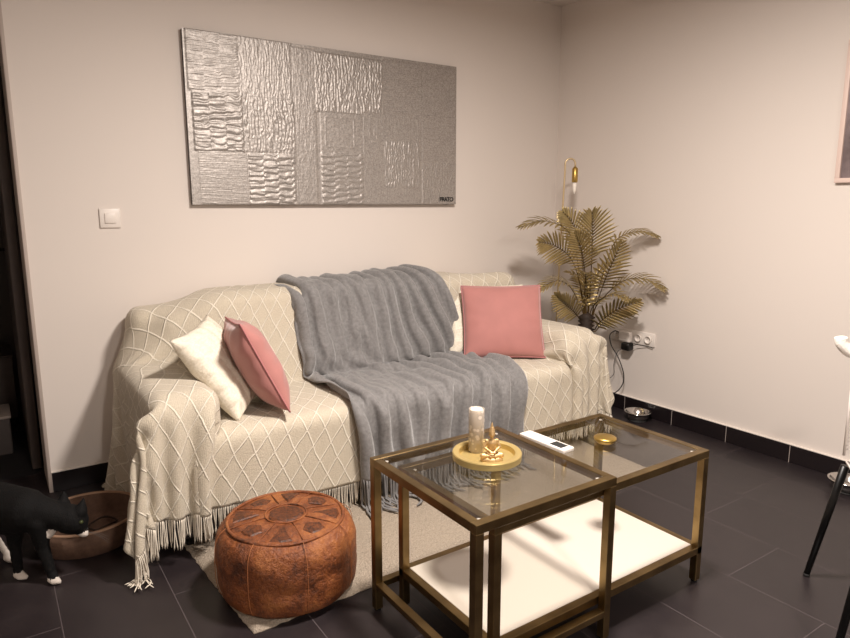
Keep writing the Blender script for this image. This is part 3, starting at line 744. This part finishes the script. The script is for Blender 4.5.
# ---------------------------------------------------------------- leather pouf
def pouf():
    c = (-2.459, -1.268, RUGZ); R = .238; Hh = .285
    t = thing('pouf', 'round tan embossed leather pouf standing on the rug corner', 'pouf', c)
    rng = np.random.default_rng(2)
    prof = [(r*.962, z*.962) for r, z in [(0, 0), (.13, 0), (.200, .002), (.222, .012), (.234, .045), (.237, .10), (.237, .145), (.234, .185), (.224, .214), (.209, .232), (.192, .241), (.15, .247), (.09, .252), (.04, .255), (0, .256)]]
    bm = bmesh.new(); bp_ = [Vector((a, 0, b)) for a, b in prof]; pr = [(max(v.x, 0), v.z) for v in bez(bp_, 5)]; lathe(bm, pr, c, 96)
    for v in bm.verts:
        dx, dy = v.co.x-c[0], v.co.y-c[1]; a = math.atan2(dy, dx); r = math.hypot(dx, dy); z = v.co.z-c[2]
        side = max(0, min(1, (r-.19)/.03)); k = abs(math.sin((a+.12)*4))   # ten side panels with pinched seams
        f = 1 - side*.022*(1-k)**3 + side*.010*math.sin(a*3+z*30)*math.sin(z*45+a*4) - side*.012*math.exp(-((z-.105-.012*math.sin(a*4))/.016)**2)
        v.co.x = c[0]+dx*f; v.co.y = c[1]+dy*f
        if z > .222: v.co.z += .003*math.sin(a*5+1)*math.sin(r*40) - .008*math.exp(-(r/.05)**2)
    fin('body', bm, 'leather', t, True)
    def topz(r): return c[2] + .962*np.interp(r/.962, [0, .05, .09, .15, .192, .204], [.2485, .2525, .2535, .248, .2425, .235])
    def ring(r, rad, name, mat='leather'):
        bm = bmesh.new(); pts = [(c[0]+r*math.cos(a), c[1]+r*math.sin(a), topz(r)+.001) for a in np.linspace(0, 2*PI, 73)[:-1]]
        tube(bm, pts+pts[:2], rad, 8, False); fin(name, bm, mat, t, True)
    ring(.186, .0055, 'piping'); ring(.066, .0028, 'medallion_ring'); 
    def patch(pts, name='patch', lift=.0025, mat='leather_patch'):
        bm = bmesh.new(); n = 6; P_ = []
        cen = Vector((sum(p[0] for p in pts)/len(pts), sum(p[1] for p in pts)/len(pts)))
        rings = []
        for k in range(n+1):
            f = 1-k/n; rings.append([])
            for i in range(len(pts)):
                a, b = Vector(pts[i]), Vector(pts[(i+1) % len(pts)])
                for j in range(5):
                    q = cen.lerp(a.lerp(b, j/5), f); rings[-1].append(bm.verts.new((c[0]+q.x, c[1]+q.y, topz(q.length)+(lift if k else -.001))))
        for A, B in zip(rings, rings[1:]):
            for i in range(len(A)): bm.faces.new((A[i], A[(i+1) % len(A)], B[(i+1) % len(A)], B[i]))
        bmesh.ops.remove_doubles(bm, verts=bm.verts, dist=1e-6); return fin(name, bm, mat, t)
    patch([(.058*math.cos(a), .058*math.sin(a)) for a in np.linspace(0, 2*PI, 17)[:-1]], 'medallion', .0035)
    for i in range(8):
        a = i*PI/4 + .30; ca, sa = math.cos(a), math.sin(a)
        P2 = lambda r, w: (ca*r - sa*w, sa*r + ca*w)
        if i % 2: patch([P2(.084, 0), P2(.165, .036), P2(.172, 0), P2(.165, -.036)])
        else: patch([P2(.098, 0), P2(.122, .036), P2(.158, .026), P2(.164, 0), P2(.158, -.026), P2(.122, -.036)]); 
        b = a+PI/8
        bm = bmesh.new(); tube(bm, [(c[0]+math.cos(b)*r, c[1]+math.sin(b)*r, topz(r)+.001) for r in np.linspace(.068, .184, 8)], .0018, 6); fin('star_seam', bm, 'leather', t, True)
        bm = bmesh.new(); rr = [(.196, .236), (.215, .222), (.228, .200), (.2335, .17), (.236, .12), (.233, .06), (.221, .018), (.20, .006)]
        aa = i*PI/4-.12
        tube(bm, bez([(c[0]+math.cos(aa)*(r*.983), c[1]+math.sin(aa)*(r*.983), c[2]+z) for r, z in rr], 3), .0010, 6); fin('side_seam', bm, 'thread_seam', t, True)
pouf()

# ---------------------------------------------------------------- cushions
def pillow(name, label, size, thick, corners_pull, mat, mm, piping=None, wrinkle=.004, seed=0, cat='cushion'):
    """two inflated faces sewn along the edge; local x,y in the pillow plane, z = thickness"""
    rng = np.random.default_rng(seed); n = 44; W_, H_ = size
    u = np.linspace(-1, 1, n); U, V = np.meshgrid(u, u, indexing='ij')
    infl = ((1-np.abs(U)**2.6)*(1-np.abs(V)**2.6)); infl = np.maximum(infl, 0)**.52
    pin = 1 - corners_pull*(1-np.abs(U)**2)*(np.abs(V)**3); pin2 = 1 - corners_pull*(1-np.abs(V)**2)*(np.abs(U)**3)
    X = U*W_/2*pin2; Y = V*H_/2*pin
    wr = np.zeros_like(U)
    for k in range(7):
        a = rng.random()*PI; f = 6+rng.random()*9; p = rng.random()*6; wr += np.sin((U*np.cos(a)+V*np.sin(a))*f+p)*np.maximum(np.abs(U), np.abs(V))**1.5
    rad = np.sin(np.arctan2(V, U)*14+seed)*np.clip(np.maximum(np.abs(U), np.abs(V))-.45, 0, 1)*2
    bump = wr*wrinkle*.35 + rad*wrinkle
    verts = []; uvs = []
    for sgn in (1, -1):
        Z = sgn*(thick/2*infl + bump*infl)
        verts.append(np.stack([X, Y, Z], -1).reshape(-1, 3)); uvs.append(np.stack([U*W_/2+(sgn > 0)*1, V*H_/2], -1).reshape(-1, 2))
    A = np.concatenate(verts); UVv = np.concatenate(uvs)
    i_ = np.arange(n*n).reshape(n, n)
    f1 = np.stack([i_[:-1, :-1], i_[1:, :-1], i_[1:, 1:], i_[:-1, 1:]], -1).reshape(-1, 4); f2 = f1[:, ::-1]+n*n
    bm = bmesh.new(); vs_ = [bm.verts.new(p) for p in A]; ul = bm.loops.layers.uv.new('UVMap')
    for f in np.concatenate([f1, f2]):
        fc = bm.faces.new([vs_[q] for q in f])
        for lp, q in zip(fc.loops, f): lp[ul].uv = UVv[q]
    bmesh.ops.remove_doubles(bm, verts=bm.verts, dist=1e-5)
    bm.transform(mm)
    loc = mm.translation; 
    if piping is None:
        o = fin(name, bm, mat, None, True); tag(o, label, cat); return o
    t = thing(name, label, cat, loc); fin('cover', bm, mat, t, True)
    e = [(X[i, 0], Y[i, 0]) for i in range(n)] + [(X[-1, i], Y[-1, i]) for i in range(1, n)] + [(X[i, -1], Y[i, -1]) for i in range(n-2, -1, -1)] + [(X[0, i], Y[0, i]) for i in range(n-2, 0, -1)]
    bm = bmesh.new(); pts = [mm @ Vector((a, b, 0)) for a, b in e]; tube(bm, pts+pts[:2], .0035, 8, False); fin('piping', bm, piping, t, True)
    return t
def frame(cen, xa, ya):
    x = Vector(xa).normalized(); y = Vector(ya); y = (y-x*y.dot(x)).normalized(); z = x.cross(y)
    m_ = Matrix.Identity(4)
    for i in range(3): m_[i][0], m_[i][1], m_[i][2], m_[i][3] = x[i], y[i], z[i], cen[i]
    return m_
# local x = edge direction, local y = up direction
pillow('throw_cushion', 'pink velvet cushion standing against the right back of the sofa', (.43, .40), .12, .04, 'pink_velvet', frame((-.945, -.580, .640), (.36, -.21, 0), (.06, .16, .36)), 'pink_piping', .002, 1)
pillow('throw_cushion', 'white knitted cushion mostly hidden behind the right pink cushion', (.44, .40), .10, .05, 'cable_knit', frame((-.955, -.46, .640), (.36, -.20, 0), (.07, .20, .36)), None, .003, 2)
pillow('throw_cushion', 'pink velvet cushion seen edge-on leaning at the left end of the sofa', (.38, .385), .15, .07, 'pink_velvet', frame((-2.338, -.700, .634), (.17, 1.05, -.09), (-.17, .16, .40)), 'pink_piping', .006, 3)
pillow('throw_cushion', 'white cable-knit cushion leaning on the left arm behind the pink one', (.36, .40), .13, .09, 'cable_knit', frame((-2.455, -.635, .622), (.62, .80, .10), (-.26, .10, .36)), None, .004, 5)
# ---------------------------------------------------------------- golden palm
def palm():
    base = (-.275, -.56, 0)
    t = thing('artificial_palm', 'golden artificial palm with drooping fronds in the corner behind the right sofa arm', 'plant', base)
    bm = bmesh.new(); lathe(bm, [(0, 0), (.065, 0), (.070, .01), (.088, .15), (.092, .155), (.092, .17), (.084, .17), (.080, .15), (0, .148)], base, 32); fin('pot', bm, 'pot_grey', t, True)
    bm = bmesh.new(); pr = [(.024, .15)]
    for i in range(18):
        z = .17+i*.024; r = .030+.016*(i/18); pr += [(r*.72, z), (r*1.15, z+.017)]
    pr += [(.012, .62), (0, .63)]; lathe(bm, pr, base, 20); fin('trunk', bm, 'trunk_brown', t, True)
    FR = [
 ([(-0.303, -0.544, 0.698), (-0.363, -0.504, 1.061), (-0.512, -0.439, 1.16), (-0.646, -0.385, 1.132)], .60, .085, 0),
 ([(-0.298, -0.548, 0.698), (-0.392, -0.545, 0.926), (-0.512, -0.524, 1.021), (-0.615, -0.507, 1.045)], .62, .105, 1),
 ([(-0.288, -0.554, 0.698), (-0.303, -0.521, 0.99), (-0.334, -0.488, 1.129), (-0.377, -0.446, 1.205)], .66, .10, 1),
 ([(-0.265, -0.57, 0.728), (-0.303, -0.605, 0.995), (-0.315, -0.615, 1.12), (-0.330, -0.617, 1.20)], .64, .13, 1),
 ([(-0.231, -0.593, 0.728), (-0.185, -0.648, 1.005), (-0.148, -0.685, 1.074), (-0.100, -0.771, 1.103), (-0.045, -0.845, 1.077)], .66, .065, 0),
 ([(-0.225, -0.597, 0.698), (-0.266, -0.69, 0.856), (-0.26, -0.742, 0.973), (-0.256, -0.769, 1.036)], .46, .10, 2),
 ([(-0.229, -0.595, 0.668), (-0.17, -0.706, 0.806), (-0.122, -0.818, 0.841), (-0.062, -0.910, 0.795)], .46, .095, 0),
 ([(-0.238, -0.588, 0.518), (-0.257, -0.648, 0.577), (-0.222, -0.744, 0.663), (-0.179, -0.845, 0.713)], .25, .085, 1),
 ([(-0.237, -0.589, 0.506), (-0.2, -0.614, 0.554), (-0.134, -0.665, 0.614), (-0.075, -0.738, 0.633)], .25, .075, 0),
 ([(-0.301, -0.546, 0.638), (-0.401, -0.538, 0.782), (-0.506, -0.528, 0.822), (-0.604, -0.51, 0.787)], .35, .09, 0),
 ([(-0.299, -0.547, 0.566), (-0.37, -0.548, 0.633), (-0.45, -0.542, 0.692), (-0.504, -0.53, 0.736)], .15, .085, 1),
 ([(-0.284, -0.558, 0.698), (-0.245, -0.487, 0.777), (-0.272, -0.445, 0.835), (-0.287, -0.41, 0.851)], .2, .08, 0),
 ([(-0.253, -0.579, 0.65), (-0.296, -0.694, 0.727), (-0.304, -0.785, 0.761), (-0.301, -0.859, 0.741)], .25, .075, 0),
 ([(-0.274, -0.564, 0.698), (-0.377, -0.615, 0.914), (-0.430, -0.636, 1.014), (-0.485, -0.638, 1.092)], .62, .10, 1),
 ([(-0.284, -0.558, 0.698), (-0.172, -0.532, 0.835), (-0.111, -0.551, 0.898), (-0.050, -0.585, 0.908)], .3, .07, 0),
 ([(-.29, -.55, .65), (-.32, -.58, .78), (-.37, -.62, .86), (-.44, -.66, .88)], .3, .08, 0)]
    rng = random.Random(4)
    tocam = Vector((-.56, -.83, .1)).normalized()
    for pts, f0, wd, mode in FR:
        start = Vector((base[0]+(pts[0][0]-base[0])*.35, base[1]+(pts[0][1]-base[1])*.35, .55))
        C_ = bez([start]+pts, 10); n = len(C_)-1
        st = bmesh.new(); tube(st, C_, [.0042*(1-i/n*.75) for i in range(n+1)], 6)
        ln = np.concatenate([[0], np.cumsum([(b-a).length for a, b in zip(C_, C_[1:])])]); L = ln[-1]; A = np.array(C_)
        def at(s): return Vector([np.interp(s, ln, A[:, i]) for i in range(3)])
        bm = bmesh.new(); N = 15 if mode else 14; s0 = L*max(.30, f0)
        for i in range(N):
            u = i/(N-1); s = s0+(L-s0)*u; p = at(s); tg = (at(min(L, s+.01))-at(s-.01)).normalized()
            face = (tocam if mode else Vector((tocam.x*.35, tocam.y*.35, 1)).normalized())
            lat = tg.cross(face).normalized(); nrm = lat.cross(tg).normalized()
            ll = wd*(.42+.9*math.sin(PI*min(1, u*.86+.16))**.8)*(.9+.2*rng.random()); ang = math.radians(62-38*u)
            for sd in (-1, 1):
                d = (tg*math.cos(ang) + lat*sd*math.sin(ang) + nrm*(.12+rng.random()*.1)).normalized(); droop = (.28 if not mode else .16)*ll
                k = 5; row = []
                wv = d.cross(nrm).normalized()*.0064
                for j in range(k+1):
                    f = j/k; q = p + d*ll*f - Vector((0, 0, droop*f*f)); w_ = math.sin(PI*(f*.82+.14))**.7 if j < k else 0
                    fold = nrm*.0014*w_
                    if j < k: row.append([bm.verts.new(q-wv*w_+fold), bm.verts.new(q-fold*.6), bm.verts.new(q+wv*w_+fold)])
                    else: row.append([bm.verts.new(q)])
                for a, b in zip(row, row[1:]):
                    if len(b) == 3:
                        bm.faces.new((a[0], a[1], b[1], b[0])); bm.faces.new((a[1], a[2], b[2], b[1]))
                    else: bm.faces.new((a[0], a[1], b[0])); bm.faces.new((a[1], a[2], b[0]))
        for v in bm.verts: v.co.x = min(v.co.x, -.012)
        o = fin('frond', bm, 'leaf_gold', t, True, mods=['keep'])
        md = o.modifiers.new('thick', 'SOLIDIFY'); md.thickness = .0008
        fin('stem', st, 'stem_gold', o, True)
palm()

# ---------------------------------------------------------------- arched floor lamp
t = thing('floor_lamp', 'slim golden arched floor lamp with a small hanging bulb behind the palm', 'floor lamp', (-.315, -.345, 0))
bm = bmesh.new(); lathe(bm, [(0, 0), (.098, 0), (.10, .004), (.098, .014), (.02, .018), (.012, .03), (0, .03)], (-.315, -.345, 0), 40); fin('base', bm, 'lamp_gold', t, True)
pa = [(-.315, -.345, .015), (-.305, -.350, .8), (-.290, -.358, 1.44)]
lx, ly = -.290, -.358; dx_, dy_ = .83*.030, -.56*.030
arc = [(lx+dx_*(1-math.cos(a)), ly+dy_*(1-math.cos(a)), 1.490+.030*math.sin(a)) for a in np.linspace(0, PI, 9)]
bm = bmesh.new(); tube(bm, pa+arc+[(lx+2*dx_, ly+2*dy_, 1.46)], .0052, 10); fin('pole', bm, 'lamp_gold', t, True)
hx, hy = lx+2*dx_, ly+2*dy_
bm = bmesh.new(); lathe(bm, [(0, .012), (.006, .012), (.017, 0), (.0175, -.075), (.015, -.080), (0, -.080)], (hx, hy, 1.462), 24); hd = fin('bulb_holder', bm, 'gold_paint', t, True)
bm = bmesh.new(); lathe(bm, [(0, 0), (.010, 0), (.0125, -.018), (.009, -.045), (.004, -.065), (0, -.068)], (hx, hy, 1.381), 20); fin('bulb', bm, 'lamp_shade_white', t, True)

# ---------------------------------------------------------------- ceiling lamps (the two fittings that light the room, above the frame)
for (x_, y_, lab) in ((-1.85, -2.0, 'round flat white ceiling lamp above the glass tables'), (-2.6, -4.6, 'round flat white ceiling lamp at the rear of the room')):
    t = thing('ceiling_lamp', lab, 'ceiling lamp', (x_, y_, 2.385))
    bm = bmesh.new(); lathe(bm, [(.155, .0), (.178, -.006), (.185, .0), (.185, .095), (.155, .104), (0, .104), (0, .098), (.15, .096), (.15, .0)], (x_, y_, 2.385), 48); fin('housing', bm, 'lamp_shade_white', t, True)

# ---------------------------------------------------------------- steel pet bowls by the skirting
for (x_, y_, r_, lab) in ((-.105, -.83, .078, 'small shiny steel pet bowl by the skirting under the sockets'), (-.13, -1.975, .082, 'shiny steel pet bowl by the skirting behind the black chair leg')):
    t = thing('pet_bowl', lab, 'bowl', (x_, y_, 0), 'steel pet bowls along the right wall')
    bm = bmesh.new(); lathe(bm, [(0, .012), (.04, .013), (.058, .03), (.066, .056), (.0755, .058), (.078, .055), (.076, .053), (.069, .052), (.063, .03), (.046, .006), (0, .006)], (0, 0, 0), 48)
    bm.transform(Matrix.Translation((x_, y_, 0)) @ Matrix.Diagonal((r_/.078, r_/.078, 1, 1))); fin('bowl', bm, 'steel', t, True)
    bm = bmesh.new(); lathe(bm, [(0, 0), (.052, 0), (.054, .004), (.050, .010), (0, .010)], (x_, y_, 0), 32); fin('base_ring', bm, 'rubber', t, True)

# ---------------------------------------------------------------- chair at the right edge
def chair():
    t = thing('chair', 'chair with splayed black legs and white fleecy back cut by the right edge', 'chair', (-1.04, -2.55, 0))
    F_ = [((-.97, -2.21), (-.972, -2.290)), ((-1.375, -2.475), (-1.262, -2.492)), ((-.70, -2.62), (-.80, -2.575)), ((-1.10, -2.88), (-1.07, -2.77))]
    for (a, b) in F_:
        bm = bmesh.new(); tube(bm, [(a[0], a[1], .006), (b[0], b[1], .425)], [.0095, .013], 12); l = fin('leg', bm, 'black_metal', t, True)
        bm = bmesh.new(); lathe(bm, [(0, 0), (.010, 0), (.011, .002), (.011, .010), (0, .010)], (a[0], a[1], 0), 12); fin('foot_cap', bm, 'rubber', l, True)
    v0, v1 = Vector((-.963, -2.283, 0)), Vector((-1.262, -2.492, 0)); ex = (Vector((-.80, -2.575, 0))-v0)
    bm = bmesh.new(); cs = [v0, v1, v1+ex, v0+ex]; vb = [bm.verts.new((c_.x, c_.y, .425)) for c_ in cs]; vt = [bm.verts.new((c_.x, c_.y, .455)) for c_ in cs]
    bm.faces.new(vb); bm.faces.new(vt[::-1])
    for i in range(4): bm.faces.new((vb[i], vb[(i+1) % 4], vt[(i+1) % 4], vt[i]))
    bmesh.ops.bevel(bm, geom=list(bm.edges), offset=.012, segments=3, affect='EDGES'); fin('seat', bm, 'white_fleece', t, True)
    a0 = Vector((-.958, -2.253, 0)); a1 = a0+ex*.95
    bm = bmesh.new()
    for i in range(26):
        z = .47+i*.0125; tube(bm, [(a0.x+.02, a0.y-.02, z), ((a0.x+a1.x)/2+.03, (a0.y+a1.y)/2+.02, z), (a1.x, a1.y, z)], .0022, 5)
    for f in np.linspace(.07, 1, 5): p = a0.lerp(a1, f); tube(bm, [(p.x, p.y, .45), (p.x, p.y, .80)], .004, 6)
    tag(fin('back_mesh', bm, 'card_white', t, True), 'white ribbed mesh back')
    bm = bmesh.new(); q0 = a0+Vector((-.022, .014, 0))
    tube(bm, bez([(q0.x, q0.y, .842), (q0.x+.004, q0.y-.006, .815), (q0.x+.025, q0.y-.035, .790), (q0.x+.07, q0.y-.12, .785), (a1.x, a1.y, .80), (a1.x+.01, a1.y-.01, .84)], 6), [.010]+[.019]*29+[.010], 12)
    fin('back_roll', bm, 'white_fleece', t, True)
chair()

# ---------------------------------------------------------------- cardboard cat scratcher
bc = (-2.966, -.535, 0)
t = thing('cat_scratcher', 'round brown cardboard cat scratcher bowl on the floor left of the sofa', 'cat scratcher', bc)
bm = bmesh.new(); lathe(bm, [(0, 0), (.165, 0), (.171, .003), (.188, .098), (.181, .098), (.164, .030), (.11, .020), (0, .018)], bc, 64); fin('bowl', bm, 'cardboard', t, True)
bm = bmesh.new(); lathe(bm, [(.1885, .096), (.1895, .102), (.180, .103), (.1795, .096)], bc, 64); fin('rim', bm, 'cardboard_rim', t, True)
bm = bmesh.new()
tube(bm, bez([(bc[0]-.02, bc[1]-.05, .028), (bc[0]+.04, bc[1]-.02, .034), (bc[0]+.10, bc[1]+.02, .030), (bc[0]+.06, bc[1]+.07, .036), (bc[0]+.0, bc[1]+.02, .032), (bc[0]+.05, bc[1]-.06, .036), (bc[0]+.12, bc[1]-.02, .034)], 8), .0038, 6)
tag(fin('cord_toy', bm, 'rope_brown', None, True), 'tangled dark brown cord lying in the cardboard scratcher', 'cat toy')

# ---------------------------------------------------------------- cat
def cat():
    blobs = []   # (a, b, ra, rb, colour)
    def B(a, b, ra, rb, c=0): blobs.append((Vector(a), Vector(b), ra, rb, c))
    B((-3.165, -.745, .252), (-3.27, -.615, .248), .070, .082); B((-3.27, -.615, .248), (-3.375, -.485, .255), .082, .078)
    B((-3.165, -.745, .235), (-3.26, -.63, .205), .060, .062)
    B((-3.165, -.748, .262), (-3.075, -.795, .225), .058, .043)                      # neck
    B((-3.045, -.803, .210), (-3.030, -.808, .200), .050, .045)                      # skull
    B((-3.030, -.812, .186), (-3.010, -.820, .168), .030, .019)                      # muzzle
    B((-3.012, -.826, .158), (-3.004, -.832, .156), .0140, .0125, 1)                  # white chin
    B((-3.108, -.792, .176), (-3.125, -.790, .195), .022, .024, 1)                    # white bib
    # near front leg
    B((-3.135, -.790, .215), (-3.130, -.785, .130), .036, .024); B((-3.130, -.785, .130), (-3.112, -.805, .030), .023, .017); B((-3.112, -.805, .030), (-3.108, -.812, .022), .017, .017)
    for k in (-1, 0, 1): B((-3.110+k*.009, -.818-k*.003, .016), (-3.103+k*.009, -.832-k*.004, .012), .0105, .009, 1)
    # far front leg
    B((-3.195, -.715, .215), (-3.205, -.700, .130), .036, .024); B((-3.205, -.700, .130), (-3.205, -.708, .030), .022, .017)
    for k in (-1, 0, 1): B((-3.203+k*.009, -.720-k*.003, .016), (-3.195+k*.009, -.737-k*.004, .012), .0105, .0095, 1)
    # hind legs: thigh, shank, white metatarsus and paw
    for (ox, oy) in ((.022, -.005), (-.075, -.07)):
        B((-3.355+ox, -.50+oy, .225), (-3.275+ox, -.565+oy, .165), .055, .036); B((-3.275+ox, -.565+oy, .165), (-3.292+ox, -.515+oy, .105), .030, .019)
        B((-3.292+ox, -.515+oy, .105), (-3.255+ox, -.560+oy, .030), .0140, .0125, 1)
        for k in (-1, 0, 1): B((-3.252+k*.008+ox, -.567+oy-k*.003, .016), (-3.240+k*.008+ox, -.588+oy-k*.004, .012), .0105, .009, 1)
    T = bez([(-3.42, -.43, .28), (-3.46, -.36, .25), (-3.50, -.30, .19), (-3.55, -.25, .16), (-3.60, -.22, .18)], 4)
    for a, b in zip(T, T[1:]): B(a, b, .016, .015)
    # ears
    hd = Vector((-3.040, -.800, .21))
    bm = bmesh.new()
    for a, b, ra, rb, c in blobs: capsule(bm, a, b, ra, rb, 5)
    for e, tip in (((-3.012, -.824, .234), (-2.996, -.818, .279)), ((-3.055, -.762, .246), (-3.048, -.742, .292))):
        capsule(bm, e, tip, .023, .0035, 6)
    o = fin('cat', bm, 'fur_black', None, True, origin=(-3.2, -.68, 0)); fuse(o, .0055, 5)
    me = o.data; me.materials.clear(); me.materials.append(MAT['fur_black']); me.materials.append(MAT['fur_white'])
    off = Vector((-3.2, -.68, 0)); arr = []
    for p in me.polygons:
        c_ = p.center+off; best = 1e9; col = 0
        for a, b, ra, rb, c in blobs:
            ab = b-a; f = max(0, min(1, (c_-a).dot(ab)/max(ab.length_squared, 1e-9))); d = (c_-a-ab*f).length-(ra+(rb-ra)*f)
            if d < best: best, col = d, c
        arr.append(col)
    me.polygons.foreach_set('material_index', arr)
    tag(o, 'black cat with white paws and chin stepping in from the left toward the scratcher', 'cat')
    for e in ((-3.014, -.846, .207), (-2.994, -.800, .205)):
        bm = bmesh.new(); ball(bm, e, .0068, u=16, v=12); fin('eye', bm, 'cat_eye', o, True)
    bm = bmesh.new(); ball(bm, (-2.997, -.829, .171), .0045, (1, 1, .7)); fin('nose', bm, 'rubber', o, True)
    for sd in (-1, 1):
        for k in range(3):
            a = Vector((-3.008+sd*.010, -.826-sd*.008, .162)); bm = bmesh.new()
            tube(bm, [a, a+Vector((sd*.022+.012, -sd*.020-.010, -.002-.006*k)), a+Vector((sd*.040+.018, -sd*.036-.014, -.012-.012*k))], [.0005, .0004, .0002], 5); fin('whisker', bm, 'whisker_grey', o)
cat()
